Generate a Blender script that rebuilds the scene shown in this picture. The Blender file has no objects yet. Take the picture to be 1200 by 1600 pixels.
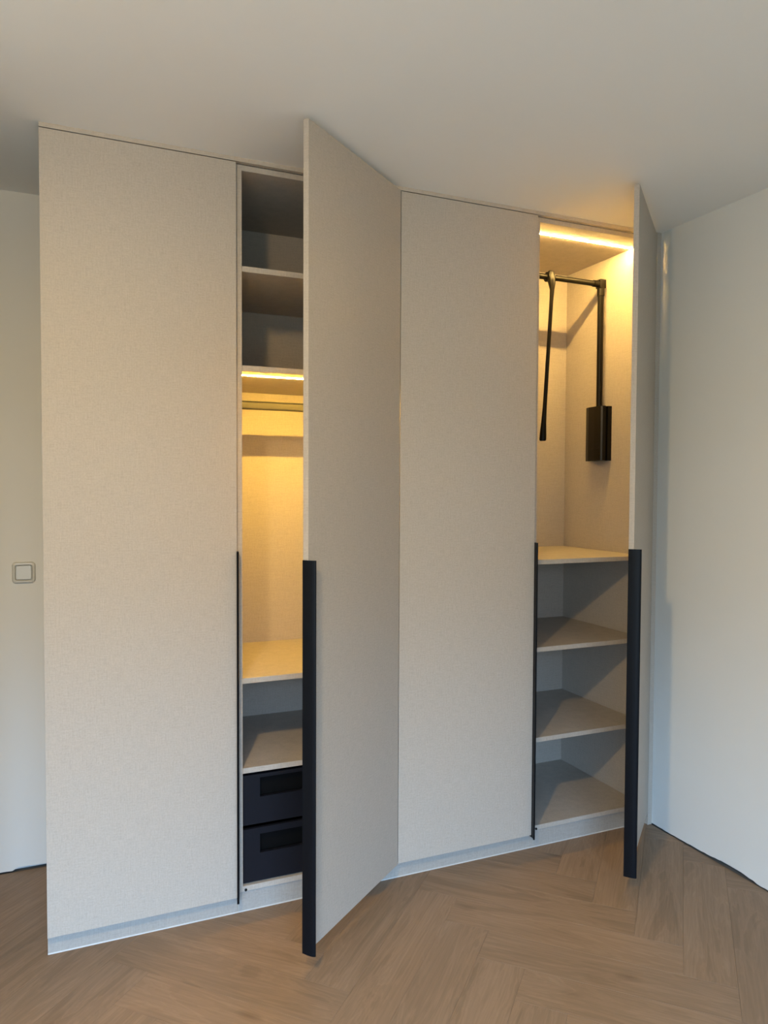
import bpy, bmesh, math, random
from mathutils import Matrix, Vector

C = bpy.context.scene.collection
SC = bpy.context.scene
random.seed(7)

# ------------------------------------------------------------------ camera
cam_data = bpy.data.cameras.new('camera')
cam_data.sensor_fit = 'HORIZONTAL'
cam_data.sensor_width = 36.0
cam_data.lens = 1154.15 / 1200 * 36.0
cam_data.clip_start = 0.02
cam = bpy.data.objects.new('camera', cam_data)
C.objects.link(cam)
Rt = Vector((0.92013, -0.39159, 0.00450)); Up = Vector((0.00899, 0.03262, 0.99943)); Fw = Vector((0.39151, 0.91956, -0.03353))
M = Matrix((Rt, Up, -Fw)).transposed().to_4x4()
M.translation = Vector((0.0768, -2.5125, 1.4935))
cam.matrix_world = M
SC.camera = cam

# ------------------------------------------------------------------ world, lamps, exposure
SC.view_settings.view_transform = 'Standard'
SC.view_settings.look = 'None'
SC.view_settings.exposure = 0.0
SC.view_settings.gamma = 1.0
SC.view_settings.use_curve_mapping = False

world = bpy.data.worlds.new('world'); SC.world = world
world.use_nodes = True
wn = world.node_tree; wn.nodes.clear()
w_out = wn.nodes.new('ShaderNodeOutputWorld'); w_bg = wn.nodes.new('ShaderNodeBackground')
w_ramp = wn.nodes.new('ShaderNodeValToRGB'); w_sep = wn.nodes.new('ShaderNodeSeparateXYZ'); w_tc = wn.nodes.new('ShaderNodeTexCoord')
w_map = wn.nodes.new('ShaderNodeMapRange'); w_map.inputs[1].default_value = -1; w_map.inputs[2].default_value = 1
wn.links.new(w_tc.outputs['Generated'], w_sep.inputs[0]); wn.links.new(w_sep.outputs[2], w_map.inputs[0])
wn.links.new(w_map.outputs[0], w_ramp.inputs[0]); wn.links.new(w_ramp.outputs[0], w_bg.inputs[0]); wn.links.new(w_bg.outputs[0], w_out.inputs[0])
SKY = (0.36, 0.64, 1.05, 1); BAND = (0.17, 0.22, 0.29, 1); GROUND = (0.066, 0.086, 0.093, 1); DARK_BAND = (0.016, 0.021, 0.020, 1)
def zpos(deg): return 0.5 + 0.5 * math.sin(math.radians(deg))
el = w_ramp.color_ramp.elements
el[0].position = 0.0; el[0].color = GROUND
el[1].position = 1.0; el[1].color = SKY
for pos, col in ((zpos(-1), GROUND), (zpos(3), DARK_BAND), (zpos(6), BAND), (zpos(12), BAND), (zpos(16), SKY)):      # ground and bands added to shape the room's light, then open evening sky
    e = el.new(pos); e.color = col
w_bg.inputs[1].default_value = 30.0

# warm ceiling lamp of the room (stands behind and left of the photographer's shoulder)
lamp_d = bpy.data.lights.new('ceiling_lamp', 'POINT'); lamp_d.energy = 37.0
lamp_d.color = (1.0, 0.67, 0.33); lamp_d.shadow_soft_size = 0.05
lamp = bpy.data.objects.new('ceiling_lamp', lamp_d); lamp.location = (-0.16, -1.89, 2.44); C.objects.link(lamp)
disc_d = bpy.data.lights.new('ceiling_lamp_down_fill', 'AREA'); disc_d.shape = 'DISK'; disc_d.size = 0.12  # disc light added to strengthen the lamp's downward light, not a fixture part
disc_d.energy = 33.0; disc_d.color = (1.0, 0.72, 0.30)
disc = bpy.data.objects.new('ceiling_lamp_down_fill', disc_d); disc.location = (-0.16, -1.89, 2.50); C.objects.link(disc)

# the window opening behind the camera guides the sky light in
WIN = dict(x0=-2.3, x1=0.9, z0=0.10, z1=2.35, y=-4.4)
por_d = bpy.data.lights.new('window_portal', 'AREA'); por_d.shape = 'RECTANGLE'
por_d.size = WIN['x1'] - WIN['x0']; por_d.size_y = WIN['z1'] - WIN['z0']; por_d.cycles.is_portal = True
por = bpy.data.objects.new('window_portal', por_d)
por.location = ((WIN['x0'] + WIN['x1']) / 2, WIN['y'] - 0.02, (WIN['z0'] + WIN['z1']) / 2)
por.rotation_euler = (math.radians(90), 0, 0); C.objects.link(por)
LED_STRENGTH = 850.0
LED_COLOR = (1.0, 0.58, 0.085, 1)

# ------------------------------------------------------------------ materials
def new_mat(name, color, rough=0.5, metallic=0.0, spec=0.5):
    m = bpy.data.materials.new(name); m.use_nodes = True
    b = m.node_tree.nodes['Principled BSDF']
    b.inputs['Base Color'].default_value = (*color, 1)
    b.inputs['Roughness'].default_value = rough
    b.inputs['Metallic'].default_value = metallic
    b.inputs['Specular IOR Level'].default_value = spec
    return m, m.node_tree, b

def coords(nt, scale, kind='Object', offset_random=False):
    tc = nt.nodes.new('ShaderNodeTexCoord'); mp = nt.nodes.new('ShaderNodeMapping')
    mp.inputs['Scale'].default_value = scale
    src = tc.outputs[kind]
    if offset_random:
        oi = nt.nodes.new('ShaderNodeObjectInfo'); mul = nt.nodes.new('ShaderNodeMath'); mul.operation = 'MULTIPLY'
        mul.inputs[1].default_value = 37.0
        nt.links.new(oi.outputs['Random'], mul.inputs[0])
        cb = nt.nodes.new('ShaderNodeCombineXYZ')
        for k in range(3): nt.links.new(mul.outputs[0], cb.inputs[k])
        ad = nt.nodes.new('ShaderNodeVectorMath'); ad.operation = 'ADD'
        nt.links.new(src, ad.inputs[0]); nt.links.new(cb.outputs[0], ad.inputs[1]); src = ad.outputs[0]
    nt.links.new(src, mp.inputs['Vector'])
    return mp.outputs[0]

def noise(nt, vec, scale, detail=2.0, rough=0.5, dist=0.0):
    n = nt.nodes.new('ShaderNodeTexNoise')
    n.inputs['Scale'].default_value = scale; n.inputs['Detail'].default_value = detail
    n.inputs['Roughness'].default_value = rough; n.inputs['Distortion'].default_value = dist
    nt.links.new(vec, n.inputs['Vector']); return n.outputs[0]

def ramp(nt, fac, stops):
    r = nt.nodes.new('ShaderNodeValToRGB'); e = r.color_ramp.elements
    e[0].position, e[0].color = stops[0][0], (*stops[0][1], 1)
    e[1].position, e[1].color = stops[-1][0], (*stops[-1][1], 1)
    for p, c in stops[1:-1]: e.new(p).color = (*c, 1)
    nt.links.new(fac, r.inputs[0]); return r.outputs[0]

def mix(nt, a, b, fac, mode='MIX'):
    m = nt.nodes.new('ShaderNodeMix'); m.data_type = 'RGBA'; m.blend_type = mode
    if isinstance(fac, float): m.inputs[0].default_value = fac
    else: nt.links.new(fac, m.inputs[0])
    for k, v in ((6, a), (7, b)):
        if isinstance(v, tuple): m.inputs[k].default_value = (*v, 1)
        else: nt.links.new(v, m.inputs[k])
    return m.outputs[2]

def math_node(nt, op, a, b):
    m = nt.nodes.new('ShaderNodeMath'); m.operation = op
    for k, v in ((0, a), (1, b)):
        if isinstance(v, (int, float)): m.inputs[k].default_value = v
        else: nt.links.new(v, m.inputs[k])
    return m.outputs[0]

def bump(nt, b, height, strength, dist=0.001):
    n = nt.nodes.new('ShaderNodeBump'); n.inputs['Strength'].default_value = strength
    n.inputs['Distance'].default_value = dist
    nt.links.new(height, n.inputs['Height']); nt.links.new(n.outputs[0], b.inputs['Normal'])

def linen_material(name, base, rough=0.55):
    """woven-look laminate: fine warp and weft threads of uneven tone"""
    m, nt, b = new_mat(name, base, rough, spec=0.35)
    warp = noise(nt, coords(nt, (420, 420, 22)), 1.0, 2.0, 0.6)
    weft = noise(nt, coords(nt, (26, 26, 520)), 1.0, 2.0, 0.6)
    grain = noise(nt, coords(nt, (170, 170, 170)), 1.0, 2.0, 0.6)
    s = math_node(nt, 'ADD', math_node(nt, 'ADD', warp, weft), grain)
    h = math_node(nt, 'MULTIPLY', s, 1 / 3)
    dk = tuple(c * 0.87 for c in base); lt = tuple(min(1, c * 1.11) for c in base)
    nt.links.new(ramp(nt, h, ((0.36, dk), (0.5, base), (0.64, lt))), b.inputs['Base Color'])
    bump(nt, b, h, 0.25, 0.0006)
    return m

LINEN = linen_material('linen_laminate', (0.425, 0.378, 0.318))
EDGE = linen_material('edge_banding', (0.44, 0.385, 0.318), 0.5)
PLINTH = linen_material('plinth_laminate', (0.34, 0.32, 0.285))
SEAL, _, _b = new_mat('white_sealant', (0.46, 0.46, 0.44), 0.35)
BLACK, _, _b = new_mat('black_anodised_aluminium', (0.004, 0.005, 0.007), 0.38, 0.0, 0.13)
DARKROD, _, _b = new_mat('dark_bronze_metal', (0.0035, 0.003, 0.0022), 0.36, 0.0, 0.16)
DARKBOX, _, _b = new_mat('black_plastic', (0.004, 0.0035, 0.003), 0.30, 0.0, 0.22)
RAILMAT, _, _b = new_mat('satin_grey_metal', (0.032, 0.030, 0.028), 0.45, 0.0, 0.2)
DRAWER, nt, _b = new_mat('anthracite_lacquered_steel', (0.007, 0.008, 0.012), 0.42, 0.0)
_b.inputs['Specular IOR Level'].default_value = 0.2
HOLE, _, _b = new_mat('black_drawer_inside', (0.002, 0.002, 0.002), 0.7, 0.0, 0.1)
STEEL, _, _b = new_mat('nickel_steel', (0.35, 0.33, 0.30), 0.35, 0.9)
PLASTIC, nt, _b = new_mat('cream_plastic', (0.56, 0.545, 0.48), 0.28)
CONCRETE, nt, _b = new_mat('grey_screed', (0.12, 0.115, 0.105), 0.9)
WINFRAME, _, _b = new_mat('white_window_paint', (0.75, 0.75, 0.73), 0.4)

def paint_material(name, base, patch):
    m, nt, b = new_mat(name, base, 0.75, spec=0.25)
    big = noise(nt, coords(nt, (1, 1, 1)), 1.3, 3.0, 0.55)
    col = ramp(nt, big, ((0.3, tuple(c * (1 - patch) for c in base)), (0.7, base)))
    nt.links.new(col, b.inputs['Base Color'])
    fine = noise(nt, coords(nt, (1, 1, 1)), 160.0, 3.0, 0.6)
    mid = noise(nt, coords(nt, (1, 1, 1)), 9.0, 3.0, 0.5)
    bump(nt, b, math_node(nt, 'ADD', math_node(nt, 'MULTIPLY', fine, 0.15), mid), 0.22, 0.003)
    return m
WALL = paint_material('white_wall_paint', (0.69, 0.68, 0.63), 0.03)
CEIL = paint_material('white_ceiling_paint', (0.85, 0.835, 0.79), 0.02)

def oak_material():
    m, nt, b = new_mat('washed_oak_plank', (0.3, 0.22, 0.15), 0.48, spec=0.4)
    v = coords(nt, (1.6, 11.0, 11.0), 'Object', True)
    rings = noise(nt, v, 1.1, 4.0, 0.55, 1.4)             # broad cathedral figure
    fine = noise(nt, coords(nt, (5.0, 120.0, 120.0), 'Object', True), 1.0, 3.0, 0.6)
    cloud = noise(nt, coords(nt, (1.0, 2.2, 2.2), 'Object', True), 1.6, 2.0, 0.5)
    w = nt.nodes.new('ShaderNodeMath'); w.operation = 'SINE'
    nt.links.new(math_node(nt, 'MULTIPLY', rings, 46.0), w.inputs[0])
    base = ramp(nt, rings, ((0.28, (0.200, 0.132, 0.079)), (0.46, (0.243, 0.163, 0.101)), (0.60, (0.256, 0.173, 0.109)), (0.78, (0.278, 0.192, 0.124))))
    lines = ramp(nt, w.outputs[0], ((0.0, (0.84, 0.83, 0.81)), (0.45, (0.98, 0.98, 0.98)), (0.97, (1.0, 1.0, 1.0)), (1.0, (1.10, 1.10, 1.09))))
    c1 = mix(nt, base, lines, 0.50, 'MULTIPLY')
    c2 = mix(nt, c1, ramp(nt, fine, ((0.30, (0.80, 0.79, 0.77)), (0.62, (1.02, 1.02, 1.02)))), 0.70, 'MULTIPLY')
    c3 = mix(nt, c2, ramp(nt, cloud, ((0.3, (0.90, 0.90, 0.89)), (0.7, (1.04, 1.03, 1.02)))), 0.7, 'MULTIPLY')
    # a few small knots
    vo = nt.nodes.new('ShaderNodeTexVoronoi'); vo.inputs['Scale'].default_value = 1.0
    nt.links.new(coords(nt, (2.0, 5.0, 5.0), 'Object', True), vo.inputs['Vector'])
    c4 = mix(nt, c3, ramp(nt, vo.outputs['Distance'], ((0.02, (0.62, 0.56, 0.50)), (0.11, (1.0, 1.0, 1.0)))), 0.8, 'MULTIPLY')
    oi = nt.nodes.new('ShaderNodeObjectInfo')
    c5 = mix(nt, c4, ramp(nt, oi.outputs['Random'], ((0.0, (0.93, 0.94, 0.95)), (0.5, (1.0, 0.99, 0.97)), (1.0, (1.05, 1.03, 1.0)))), 1.0, 'MULTIPLY')
    nt.links.new(c5, b.inputs['Base Color'])
    bump(nt, b, fine, 0.15, 0.0006)
    return m
OAK = oak_material()

LED, nt, _b = new_mat('warm_led_diffuser', (1, 0.8, 0.5), 0.5)
_b.inputs['Emission Color'].default_value = LED_COLOR
_b.inputs['Emission Strength'].default_value = LED_STRENGTH

LED_WIDE = LED.copy(); LED_WIDE.name = 'bright_warm_led_diffuser'
LED_WIDE.node_tree.nodes['Principled BSDF'].inputs['Emission Strength'].default_value = LED_STRENGTH * 1.25
LED_WIDE.node_tree.nodes['Principled BSDF'].inputs['Emission Color'].default_value = (1.0, 0.62, 0.17, 1)

# ------------------------------------------------------------------ geometry helpers
def add_box(bm, x0, x1, y0, y1, z0, z1, bev=0.0):
    t = bmesh.new()
    vs = [t.verts.new(p) for p in ((x0, y0, z0), (x1, y0, z0), (x1, y1, z0), (x0, y1, z0), (x0, y0, z1), (x1, y0, z1), (x1, y1, z1), (x0, y1, z1))]
    for f in ((0, 3, 2, 1), (4, 5, 6, 7), (0, 1, 5, 4), (1, 2, 6, 5), (2, 3, 7, 6), (3, 0, 4, 7)): t.faces.new([vs[i] for i in f])
    if bev > 0: bmesh.ops.bevel(t, geom=t.edges[:], offset=bev, segments=2, profile=0.6, affect='EDGES')
    me = bpy.data.meshes.new('tmp'); t.to_mesh(me); t.free(); bm.from_mesh(me); bpy.data.meshes.remove(me)

def add_tube(bm, pts, radii, n=16, squash=None):
    """swept tube through points; squash=(a,b) scales the section"""
    rings = []
    pts = [Vector(p) for p in pts]
    for i, p in enumerate(pts):
        d = (pts[min(i + 1, len(pts) - 1)] - pts[max(i - 1, 0)]).normalized()
        ref = Vector((0, 0, 1)) if abs(d.z) < 0.9 else Vector((1, 0, 0))
        u = d.cross(ref).normalized(); v = d.cross(u).normalized()
        sa, sb = squash or (1, 1)
        rings.append([bm.verts.new(p + (u * math.cos(2 * math.pi * k / n) * sa + v * math.sin(2 * math.pi * k / n) * sb) * radii[i]) for k in range(n)])
    for a, b in zip(rings, rings[1:]):
        for k in range(n): bm.faces.new((a[k], a[(k + 1) % n], b[(k + 1) % n], b[k]))
    bm.faces.new(rings[0][::-1]); bm.faces.new(rings[-1])

def add_prism(bm, outline, z0, z1):
    lo = [bm.verts.new((x, y, z0)) for x, y in outline]; hi = [bm.verts.new((x, y, z1)) for x, y in outline]
    n = len(outline)
    for k in range(n): bm.faces.new((lo[k], lo[(k + 1) % n], hi[(k + 1) % n], hi[k]))
    bm.faces.new(lo[::-1]); bm.faces.new(hi)

def rounded_rect(w, h, r, n=6):
    out = []
    for cx, cy, a0 in ((w / 2 - r, h / 2 - r, 0), (-w / 2 + r, h / 2 - r, 90), (-w / 2 + r, -h / 2 + r, 180), (w / 2 - r, -h / 2 + r, 270)):
        for k in range(n + 1):
            a = math.radians(a0 + 90 * k / n); out.append((cx + r * math.cos(a), cy + r * math.sin(a)))
    return out

def obj(name, bm, mat, parent=None, smooth=False, loc=None):
    bmesh.ops.recalc_face_normals(bm, faces=bm.faces[:])
    me = bpy.data.meshes.new(name); bm.to_mesh(me); bm.free()
    if smooth:
        for p in me.polygons: p.use_smooth = True
        me.set_sharp_from_angle(angle=math.radians(40))
    me.materials.append(mat)
    o = bpy.data.objects.new(name, me); C.objects.link(o)
    if parent: o.parent = parent
    if loc: o.location = loc
    return o

def box_obj(name, mat, parent, x0, x1, y0, y1, z0, z1, bev=0.0006):
    bm = bmesh.new(); add_box(bm, x0, x1, y0, y1, z0, z1, bev)
    return obj(name, bm, mat, parent)

def thing(name, label, cat, loc=(0, 0, 0), group=None):
    o = bpy.data.objects.new(name, None); C.objects.link(o); o.location = loc
    o.empty_display_size = 0.1
    o['label'] = label; o['category'] = cat
    if group: o['group'] = group
    return o

def tag(o, label, cat, group=None):
    o['label'] = label; o['category'] = cat
    if group: o['group'] = group
    return o

def struct(o): o['kind'] = 'structure'; return o

# ------------------------------------------------------------------ room shell
XL, XR, YF, YB, H = -2.75, 2.449, -4.4, 0.632, 2.6
T = 0.12
# floor: screed slab with a herringbone of oak planks laid on it
bm = bmesh.new(); add_box(bm, XL - T, XR + T, YF - T, YB + T, -0.12, -0.008)
floor = struct(obj('floor', bm, CONCRETE))
PW = 0.1524; PL = 5 * PW
S2 = math.sqrt(0.5)
AX, AY = 1.366, -0.188          # corner (u=0, v=1) of the pattern
def uv2xy(u, v): return (AX + ((u) + (v - 1)) * PW * S2, AY + (-(u) + (v - 1)) * PW * S2)
rx0, rx1, ry0, ry1 = XL + 0.006, XR - 0.003, YF + 0.006, YB - 0.004

def clip_poly(poly, inside, cut):
    out = []
    for i in range(len(poly)):
        a, b = poly[i], poly[(i + 1) % len(poly)]
        ia, ib = inside(a), inside(b)
        if ia: out.append(a)
        if ia != ib: out.append(cut(a, b))
    return out
def clip_room(poly):
    def cx(v): return lambda a, b: (v, a[1] + (b[1] - a[1]) * (v - a[0]) / (b[0] - a[0]))
    def cy(v): return lambda a, b: (a[0] + (b[0] - a[0]) * (v - a[1]) / (b[1] - a[1]), v)
    for ins, cut in ((lambda p: p[0] >= rx0, cx(rx0)), (lambda p: p[0] <= rx1, cx(rx1)), (lambda p: p[1] >= ry0, cy(ry0)), (lambda p: p[1] <= ry1, cy(ry1))):
        if not poly: return poly
        poly = clip_poly(poly, ins, cut)
    return poly

def plank_mesh(local_poly):
    """prism with a tiny eased top edge"""
    n = len(local_poly); cx = sum(p[0] for p in local_poly) / n; cy = sum(p[1] for p in local_poly) / n
    def inset(p, d):
        v = Vector((p[0] - cx, p[1] - cy)); return (p[0] - d * (1 if v.x > 0 else -1), p[1] - d * (1 if v.y > 0 else -1))
    bm = bmesh.new()
    rings = [[bm.verts.new((*p, z)) for p in ring] for ring, z in (
        ([inset(p, 0.00012) for p in local_poly], -0.008), ([inset(p, 0.00012) for p in local_poly], -0.0006), ([inset(p, 0.0005) for p in local_poly], 0.0))]
    for a, b in zip(rings, rings[1:]):
        for k in range(n): bm.faces.new((a[k], a[(k + 1) % n], b[(k + 1) % n], b[k]))
    bm.faces.new(rings[-1])
    bmesh.ops.recalc_face_normals(bm, faces=bm.faces[:])
    me = bpy.data.meshes.new('plank'); bm.to_mesh(me); bm.free(); me.materials.append(OAK); return me

full_poly = [(-PL / 2, -PW / 2), (PL / 2, -PW / 2), (PL / 2, PW / 2), (-PL / 2, PW / 2)]
full_mesh = plank_mesh(full_poly)
for k in range(-45, 46):
    for t in range(-6, 7):
        for kind in (0, 1):
            if kind == 0: u0, u1, v0, v1 = -k, -k + 5, k, k + 1
            else: u0, u1, v0, v1 = -k - 1, -k, k - 4, k + 1
            u0 += 5 * t; u1 += 5 * t; v0 += 5 * t; v1 += 5 * t
            poly = [uv2xy(u0, v0), uv2xy(u1, v0), uv2xy(u1, v1), uv2xy(u0, v1)]
            if max(p[0] for p in poly) < rx0 or min(p[0] for p in poly) > rx1 or max(p[1] for p in poly) < ry0 or min(p[1] for p in poly) > ry1: continue
            cl = clip_room(poly)
            if len(cl) < 3: continue
            area = 0.5 * abs(sum(a[0] * b[1] - a[1] * b[0] for a, b in zip(cl, cl[1:] + cl[:1])))
            if area < 0.0004: continue
            c = uv2xy((u0 + u1) / 2, (v0 + v1) / 2)
            ang = math.radians(-45 if kind == 0 else 45)
            if area > PW * PL * 0.999: me = full_mesh
            else:
                ca, sa = math.cos(-ang), math.sin(-ang)
                loc = []
                for p in cl:
                    dx, dy = p[0] - c[0], p[1] - c[1]; q = (dx * ca - dy * sa, dx * sa + dy * ca)
                    if not loc or (Vector(q) - Vector(loc[-1])).length > 1e-4: loc.append(q)
                if (Vector(loc[0]) - Vector(loc[-1])).length < 1e-4: loc.pop()
                if len(loc) < 3: continue
                me = plank_mesh(loc)
            o = bpy.data.objects.new('plank', me); C.objects.link(o); o.parent = floor
            o.location = (c[0], c[1], 0); o.rotation_euler = (0, 0, ang + (math.pi if me is full_mesh and random.random() < 0.5 else 0))

# ceiling
bm = bmesh.new(); add_box(bm, XL - T, XR + T, YF - T, YB + T, H, H + 0.12); struct(obj('ceiling', bm, CEIL))

def ragged_wall(name, pts, heights, inward, top):
    """plaster wall whose lower edge is uneven above the floor; pts along the wall on its face"""
    bm = bmesh.new(); n = len(pts)
    face_lo = [bm.verts.new((p[0], p[1], h)) for p, h in zip(pts, heights)]
    face_hi = [bm.verts.new((p[0], p[1], top)) for p in pts]
    in1 = Vector(inward) * 0.035; back = Vector(inward) * T
    und = [bm.verts.new((p[0] + in1.x, p[1] + in1.y, h)) for p, h in zip(pts, heights)]
    dwn = [bm.verts.new((p[0] + in1.x, p[1] + in1.y, -0.008)) for p in pts]
    bk_lo = [bm.verts.new((p[0] + back.x, p[1] + back.y, -0.008)) for p in pts]
    bk_hi = [bm.verts.new((p[0] + back.x, p[1] + back.y, top)) for p in pts]
    chain = (face_hi, face_lo, und, dwn, bk_lo, bk_hi, face_hi)
    for a, b in zip(chain, chain[1:]):
        for k in range(n - 1): bm.faces.new((a[k], a[k + 1], b[k + 1], b[k]))
    for e in (0, -1): bm.faces.new([r[e] for r in chain[:-1]])
    return struct(obj(name, bm, WALL))

def gap_profile(y):      # height of the open joint under the right wall
    key = ((-4.6, .006), (-1.2, .005), (-0.62, .006), (-0.56, .004), (-0.52, .009), (-0.49, .012), (-0.44, .016), (-0.38, .014), (-0.33, .009), (-0.28, .006), (-0.1, .004), (0.7, .004))
    for (a, ha), (b, hb) in zip(key, key[1:]):
        if a <= y <= b: return ha + (hb - ha) * (y - a) / (b - a)
    return .004
ys = [YF - T] + [YF + 0.1 * i for i in range(1, 32)] + [-1.25 + 0.018 * i for i in range(0, 72)] + [0.3, YB]
ys = sorted(set(round(y, 4) for y in ys))
ragged_wall('wall_right', [(XR, y) for y in ys], [max(0.002, gap_profile(y) + random.uniform(-.0016, .0016)) for y in ys], (1, 0), H)
xs = [XL - T] + [XL + 0.15 * i for i in range(1, 12)] + [-0.6 + 0.02 * i for i in range(0, 34)] + [0.4, XR + T]
def gp2(x): return 0.003 + (0.008 if -0.13 < x < 0.05 else 0) + random.uniform(0, .003)
ragged_wall('wall_back', [(x, YB) for x in xs], [gp2(x) for x in xs], (0, 1), H)
bm = bmesh.new(); add_box(bm, XL - T, XL, YF, YB, -0.008, H); add_box(bm, XL, -0.28, -0.30, YB, 0.0, H); struct(obj('wall_left', bm, WALL))  # second box: unseen pier added to darken the wall and ceiling beside it
bm = bmesh.new()
add_box(bm, XL - T, WIN['x0'], YF - T, YF, -0.008, H); add_box(bm, WIN['x1'], XR, YF - T, YF, -0.008, H)
add_box(bm, WIN['x0'], WIN['x1'], YF - T, YF, -0.008, WIN['z0']); add_box(bm, WIN['x0'], WIN['x1'], YF - T, YF, WIN['z1'], H)
struct(obj('wall_front', bm, WALL))
win = bpy.data.objects.new('window_1', None); C.objects.link(win); win['kind'] = 'structure'
win.location = (-0.7, YF - 0.06, WIN['z0'])
bm = bmesh.new()
a0, a1, c0, c1 = WIN['x0'] + 0.7, WIN['x1'] + 0.7, 0.0, WIN['z1'] - WIN['z0']
for bx in ((a0, a0 + .06, c0, c1), (a1 - .06, a1, c0, c1), (a0 + .06, a1 - .06, c0, c0 + .06), (a0 + .06, a1 - .06, c1 - .06, c1), (-.03, .03, c0 + .06, c1 - .06)):
    add_box(bm, bx[0], bx[1], -.03, .03, bx[2], bx[3], .003)
obj('window_frame', bm, WINFRAME, win)

# ------------------------------------------------------------------ fitted wardrobe: four cabinets side by side
X = [0.0, 0.605, 1.2095, 1.8150, 2.4225]
TH = 0.019; YC = 0.020; YR = 0.600; ZTOP = 2.5845; ZD0, ZD1 = 0.066, 2.583

def handle_outline(e):
    return [(e, .0185), (e - .0028, .0190), (e - .0038, .010), (e - .0044, 0), (e - .0040, -.012), (e - .0022, -.022), (e + .0005, -.0262),
            (e + .0040, -.0268), (e + .0062, -.0245), (e + .0058, -.0215), (e + .0030, -.016), (e + .0012, -.008), (e, -.001)]

def make_door(parent, pivot, width, angle, hinges):
    """origin on the hinge side of the outer face, panel reaching to -x"""
    bm = bmesh.new(); add_box(bm, -width, 0, 0, TH, ZD0, ZD1, .0008)
    d = obj('door', bm, LINEN, parent, loc=pivot); d.rotation_euler = (0, 0, angle)
    bm = bmesh.new(); add_prism(bm, handle_outline(-width), 0.0585, 1.272)
    h = obj('handle', bm, BLACK, d, smooth=True); h['label'] = 'black metal edge pull'
    for z in hinges:
        bm = bmesh.new()
        add_tube(bm, [(-.024, TH - .0005, z), (-.024, TH + .002, z)], [.0175, .0175], 20)
        add_box(bm, -.0305, -.0175, TH + .002, TH + .008, z - .026, z + .026, .001)
        add_box(bm, -.030, .002, TH + .0015, TH + .009, z - .008, z + .008, .002)
        obj('hinge', bm, STEEL, d)
    return d

def carcass(t, w, left_return=False, led_z=None):
    h0 = 0.073
    box_obj('side_panel', LINEN, t, 0, TH, YC, YR + .02, h0, ZTOP)
    box_obj('side_panel', LINEN, t, w - TH, w, YC, YR + .02, h0, ZTOP)
    box_obj('top_panel', LINEN, t, TH, w - TH, YC, YR, ZTOP - TH, ZTOP)
    box_obj('bottom_panel', LINEN, t, TH, w - TH, YC, YR, h0, h0 + TH)
    box_obj('back_panel', LINEN, t, TH, w - TH, YR, YR + .008, h0, ZTOP, 0)
    bm = bmesh.new(); add_box(bm, 0.0002, w - 0.0002, YC + .0065, YC + .0225, 0, h0, .0005)
    if left_return: add_box(bm, 0.0002, 0.016, YC + .0225, YR + .02, 0, h0)
    pl = obj('plinth', bm, PLINTH, t)
    bm = bmesh.new(); z = .0034; y = YC + .0065
    a = [bm.verts.new((0.0002, yy, zz)) for yy, zz in ((y, 0), (y - .0034, 0), (y - .0022, .0022), (y, z))]
    b = [bm.verts.new((w - 0.0002, yy, zz)) for yy, zz in ((y, 0), (y - .0034, 0), (y - .0022, .0022), (y, z))]
    for k in range(4): bm.faces.new((a[k], a[(k + 1) % 4], b[(k + 1) % 4], b[k]))
    bm.faces.new(a[::-1]); bm.faces.new(b)
    sb = obj('sealant_bead', bm, SEAL, pl); sb['label'] = 'thin white sealant bead along the floor'

def shelf(t, w, top, y0=YC):
    return box_obj('shelf', LINEN, t, TH + .0005, w - TH - .0005, y0, YR, top - TH, top)

def led(t, w, z, y, mat=LED):
    o = box_obj('led_strip', mat, t, TH + .002, w - TH - .002, y - .003, y + .003, z - .0024, z, 0)
    o['label'] = 'glowing warm light strip'; return o

def bumper(t, x, z):
    bm = bmesh.new(); add_tube(bm, [(x, YC, z), (x, YC - .003, z), (x, YC - .0042, z)], [.0048, .0046, .003], 16)
    o = obj('door_bumper', bm, DARKBOX, t, smooth=True); o['label'] = 'small black round door stop'

GR = 'four cabinets of the fitted wardrobe'
# 1: closed, far left
w = X[1] - X[0]
c1 = thing('wardrobe_cabinet', 'closed greige linen-look cabinet at the far left end, beside the light switch', 'cabinet', (X[0], 0, 0), GR)
carcass(c1, w, True)
def closed_door(t, w):
    bm = bmesh.new(); add_box(bm, 0.0015 if t.location.x > 0.1 else 0.0, w - .0040, 0, TH, ZD0, ZD1, .0008)
    d = obj('door', bm, LINEN, t)
    pr = [(w - .004 - (px), py) for px, py in handle_outline(0)]
    bm = bmesh.new(); add_prism(bm, pr[::-1], 0.0585, 1.272)
    h = obj('handle', bm, BLACK, d, smooth=True); h['label'] = 'black metal edge pull'
closed_door(c1, w)

# 2: open, with two dark top compartments, rail, shelf and drawers
w = X[2] - X[1]
c2 = thing('wardrobe_cabinet', 'open cabinet left of the middle with clothes rail, lit niche and two dark drawers', 'cabinet', (X[1], 0, 0), GR)
carcass(c2, w)
for top in (2.2455, 1.9090, 0.8270, 0.5105): shelf(c2, w, top)
led(c2, w, 1.9090 - TH, .115)
bumper(c2, .029, .0785)
bm = bmesh.new(); ol = rounded_rect(.015, .030, .0074, 6)
lo = [bm.verts.new((TH + .003, .30 + a, 1.803 + b)) for a, b in ol]; hi = [bm.verts.new((w - TH - .003, .30 + a, 1.803 + b)) for a, b in ol]
for k in range(len(ol)): bm.faces.new((lo[k], lo[(k + 1) % len(ol)], hi[(k + 1) % len(ol)], hi[k]))
bm.faces.new(lo); bm.faces.new(hi[::-1])
rail = obj('hanging_rail', bm, RAILMAT, c2, smooth=True); rail['label'] = 'dark metal oval clothes rail'
bm = bmesh.new(); add_box(bm, TH + .004, w - TH - .004, .2950, .3050, 1.8155, 1.8205, .001)
o = obj('rail_insert', bm, BLACK, rail); o['label'] = 'black strip set into the top of the rail'
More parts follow.
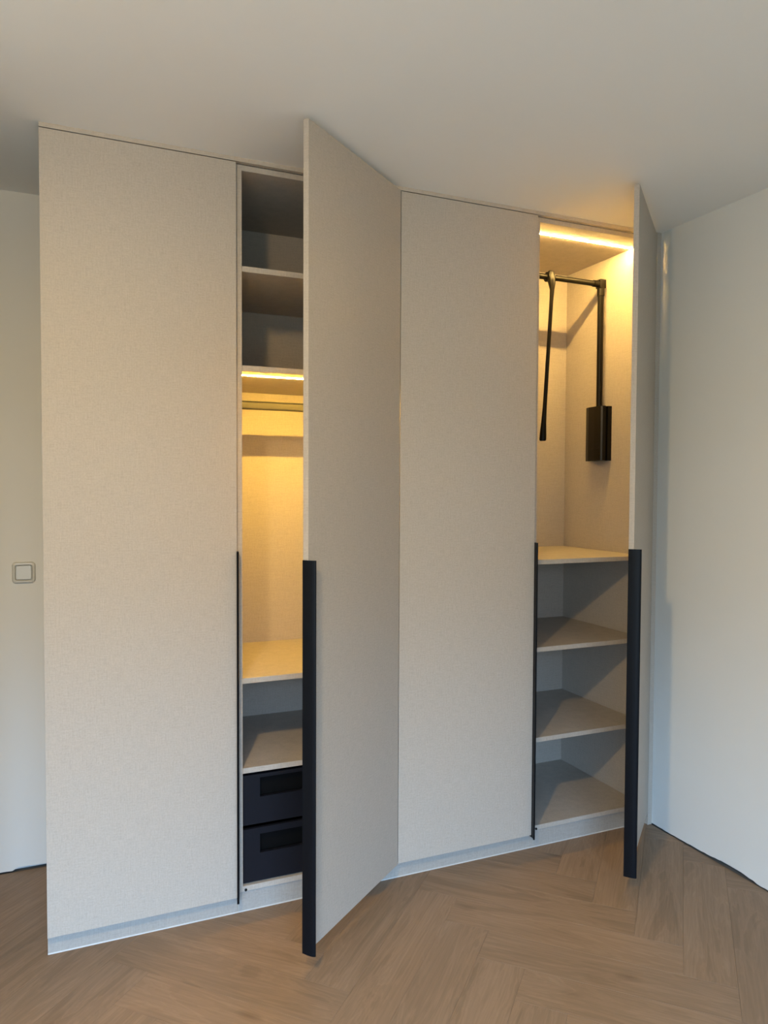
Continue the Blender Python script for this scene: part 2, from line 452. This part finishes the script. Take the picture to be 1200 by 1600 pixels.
for xx in (TH, w - TH - .004):
    bm = bmesh.new(); add_box(bm, xx, xx + .004, .286, .314, 1.780, 1.826, .001); obj('rail_bracket', bm, DARKROD, rail)
def drawer(t, z0, z1, hz0, hz1):
    """front with a rectangular cut-out grip, thin box behind"""
    x0, x1, hx0, hx1 = .0225, .582, .0825, .522
    y0, y1 = .030, .044
    bm = bmesh.new()
    add_box(bm, x0, hx0, y0, y1, z0, z1); add_box(bm, hx1, x1, y0, y1, z0, z1)
    add_box(bm, hx0, hx1, y0, y1, z0, hz0); add_box(bm, hx0, hx1, y0, y1, hz1, z1)
    bmesh.ops.remove_doubles(bm, verts=bm.verts[:], dist=1e-5)
    d = obj('drawer', bm, DRAWER, t); d['label'] = 'anthracite drawer with cut-out grip'
    bm = bmesh.new(); zb = z1 - .03
    add_box(bm, x0 + .008, x0 + .016, y1, .54, z0 + .01, zb); add_box(bm, x1 - .016, x1 - .008, y1, .54, z0 + .01, zb)
    add_box(bm, x0 + .016, x1 - .016, .53, .54, z0 + .01, zb); add_box(bm, x0 + .016, x1 - .016, y1, .53, z0 + .01, z0 + .02)
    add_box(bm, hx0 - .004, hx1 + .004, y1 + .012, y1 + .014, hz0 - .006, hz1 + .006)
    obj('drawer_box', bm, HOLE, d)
drawer(c2, .3020, .4790, .3970, .4660)
drawer(c2, .0965, .2870, .1960, .2640)
make_door(c2, (w - .0025, -.0050, 0), w - .0035, math.radians(38.6), (.17, .92, 1.66, 2.42))

# 3: closed, right of the middle
w = X[3] - X[2]
c3 = thing('wardrobe_cabinet', 'closed greige linen-look cabinet standing between the two open ones', 'cabinet', (X[2], 0, 0), GR)
carcass(c3, w); closed_door(c3, w)

# 4: open, lit hanging space above four shelves
w = X[4] - X[3]
c4 = thing('wardrobe_cabinet', 'open cabinet at the right end with lit hanging space above dark shelves', 'cabinet', (X[3], 0, 0), GR)
carcass(c4, w)
for top in (1.1980, 0.8360, 0.4600): shelf(c4, w, top)
led(c4, w, ZTOP - TH, .130, LED_WIDE)
bumper(c4, .033, .0780)
make_door(c4, (w - .0016, -.0053, 0), w - .0035, math.radians(41.0), (.17, .92, 1.66, 2.445))

# filler strips closing the wardrobe against ceiling and right wall
tag(box_obj('fascia_strip', EDGE, None, 0, 2.4235, 0, TH, 2.5860, H, .0005), 'narrow greige strip along the ceiling above the cabinets', 'panel')
tag(box_obj('filler_panel', LINEN, None, 2.4262, XR, 0, .030, 0, H, .0005), 'slim tall filler strip between the rightmost open door and the white wall', 'panel')

# ------------------------------------------------------------------ pull-down wardrobe lift in cabinet 4
XI0, XI1 = X[3] + TH, X[4] - TH
lift = thing('wardrobe_lift', 'dark pull-down clothes lift hanging in the right lit compartment', 'clothes lift', (XI1, .30, 1.62))
def L(p): return (p[0] - XI1, p[1] - .30, p[2] - 1.62)
for side in (1, -1):
    ex = XI1 if side == 1 else XI0
    def sx(d): return ex - side * d                     # d = distance from the side panel
    bm = bmesh.new()
    ol = [(sx(0), .250), (sx(.022), .250), (sx(.024), .262), (sx(.032), .262), (sx(.034), .250), (sx(.052), .250), (sx(.058), .256), (sx(.059), .30), (sx(.058), .345), (sx(.050), .372), (sx(0), .372)]
    add_prism(bm, [(a - XI1, b - .30) for a, b in ol], .002, .2555)
    # thin seam line near the foot of the cover
    add_box(bm, min(sx(.0585), sx(.0597)) - XI1, max(sx(.0585), sx(.0597)) - XI1, -.040, .040, .0600, .0612)
    obj('lift_box', bm, DARKBOX, lift, smooth=False)
    bm = bmesh.new(); ax = sx(.031)
    add_tube(bm, [L((ax, .302, 1.70)), L((ax, .302, 2.425))], [.0142, .0142], 20)
    obj('lift_arm', bm, DARKROD, lift, smooth=True)
    bm = bmesh.new()
    add_tube(bm, [L((ax, .302, 2.392)), L((ax, .302, 2.430))], [.0172, .0172], 20)
    q = L((ax, .302, 2.446)); add_box(bm, q[0] - .0175, q[0] + .0175, q[1] - .0175, q[1] + .0175, q[2] - .020, q[2] + .0205, .004)
    bx = sx(.075)
    add_tube(bm, [L((ax, .302, 2.446)), L((bx, .302, 2.446))], [.0162, .0155], 20)
    obj('elbow', bm, DARKROD, lift, smooth=True)
bm = bmesh.new()
add_tube(bm, [L((XI0 + .07, .302, 2.446)), L((XI1 - .07, .302, 2.446))], [.0125, .0125], 20)
obj('crossbar', bm, DARKROD, lift, smooth=True)
bm = bmesh.new(); hx = 2.083
add_tube(bm, [L((hx - .018, .302, 2.446)), L((hx - .016, .302, 2.446)), L((hx + .016, .302, 2.446)), L((hx + .018, .302, 2.446))], [.016, .0215, .0215, .016], 20)
pts, rad = [], []
for z, r, dx, dy in ((2.470, .010, 0, -.004), (2.462, .0165, 0, -.008), (2.440, .0185, .001, -.012), (2.415, .0165, .001, -.018), (2.385, .0105, 0, -.022), (2.34, .0090, -.003, -.022), (2.20, .0088, -.010, -.020),
                     (2.00, .0088, -.021, -.018), (1.86, .0092, -.029, -.017), (1.79, .0115, -.033, -.016), (1.735, .0150, -.036, -.016), (1.712, .0158, -.037, -.016), (1.706, .0125, -.037, -.016)):
    pts.append(L((hx + dx, .302 + dy, z))); rad.append(r)
add_tube(bm, pts, rad, 18)
obj('pull_rod', bm, DARKROD, lift, smooth=True)

# ------------------------------------------------------------------ light switch on the back wall
sw = thing('light_switch', 'cream square rocker light switch on the wall left of the wardrobe', 'switch', (-.0875, YB, 1.160))
def plate(name, w_, h_, r, y0, y1, bev, parent, mat):
    bm = bmesh.new(); ring = rounded_rect(w_, h_, r, 6); ring2 = rounded_rect(w_ - 2 * bev, h_ - 2 * bev, max(r - bev, .001), 6)
    rs = [[bm.verts.new((a, y, b)) for a, b in rg] for rg, y in ((ring, y0), (ring, y1 + bev), (ring2, y1))]
    n = len(ring)
    for a, b in zip(rs, rs[1:]):
        for k in range(n): bm.faces.new((a[k], a[(k + 1) % n], b[(k + 1) % n], b[k]))
    bm.faces.new(rs[-1]); bm.faces.new(rs[0][::-1])
    return obj(name, bm, mat, parent, smooth=True)
# frame as a ring with a recess
bm = bmesh.new(); n = 28
rgs = [(rounded_rect(.081, .081, .013), 0), (rounded_rect(.081, .081, .013), -.005), (rounded_rect(.074, .074, .011), -.0095), (rounded_rect(.062, .062, .008), -.0105), (rounded_rect(.0565, .0565, .007), -.0070), (rounded_rect(.0565, .0565, .007), -.0010)]
rs = [[bm.verts.new((a, y, b)) for a, b in rg] for rg, y in rgs]
for a, b in zip(rs, rs[1:]):
    for k in range(n): bm.faces.new((a[k], a[(k + 1) % n], b[(k + 1) % n], b[k]))
bm.faces.new(rs[-1])
obj('switch_frame', bm, PLASTIC, sw, smooth=True)
rk = plate('rocker', .0535, .0535, .006, -.001, -.0105, .0015, sw, PLASTIC)
rk.rotation_euler = (math.radians(-3), 0, 0)
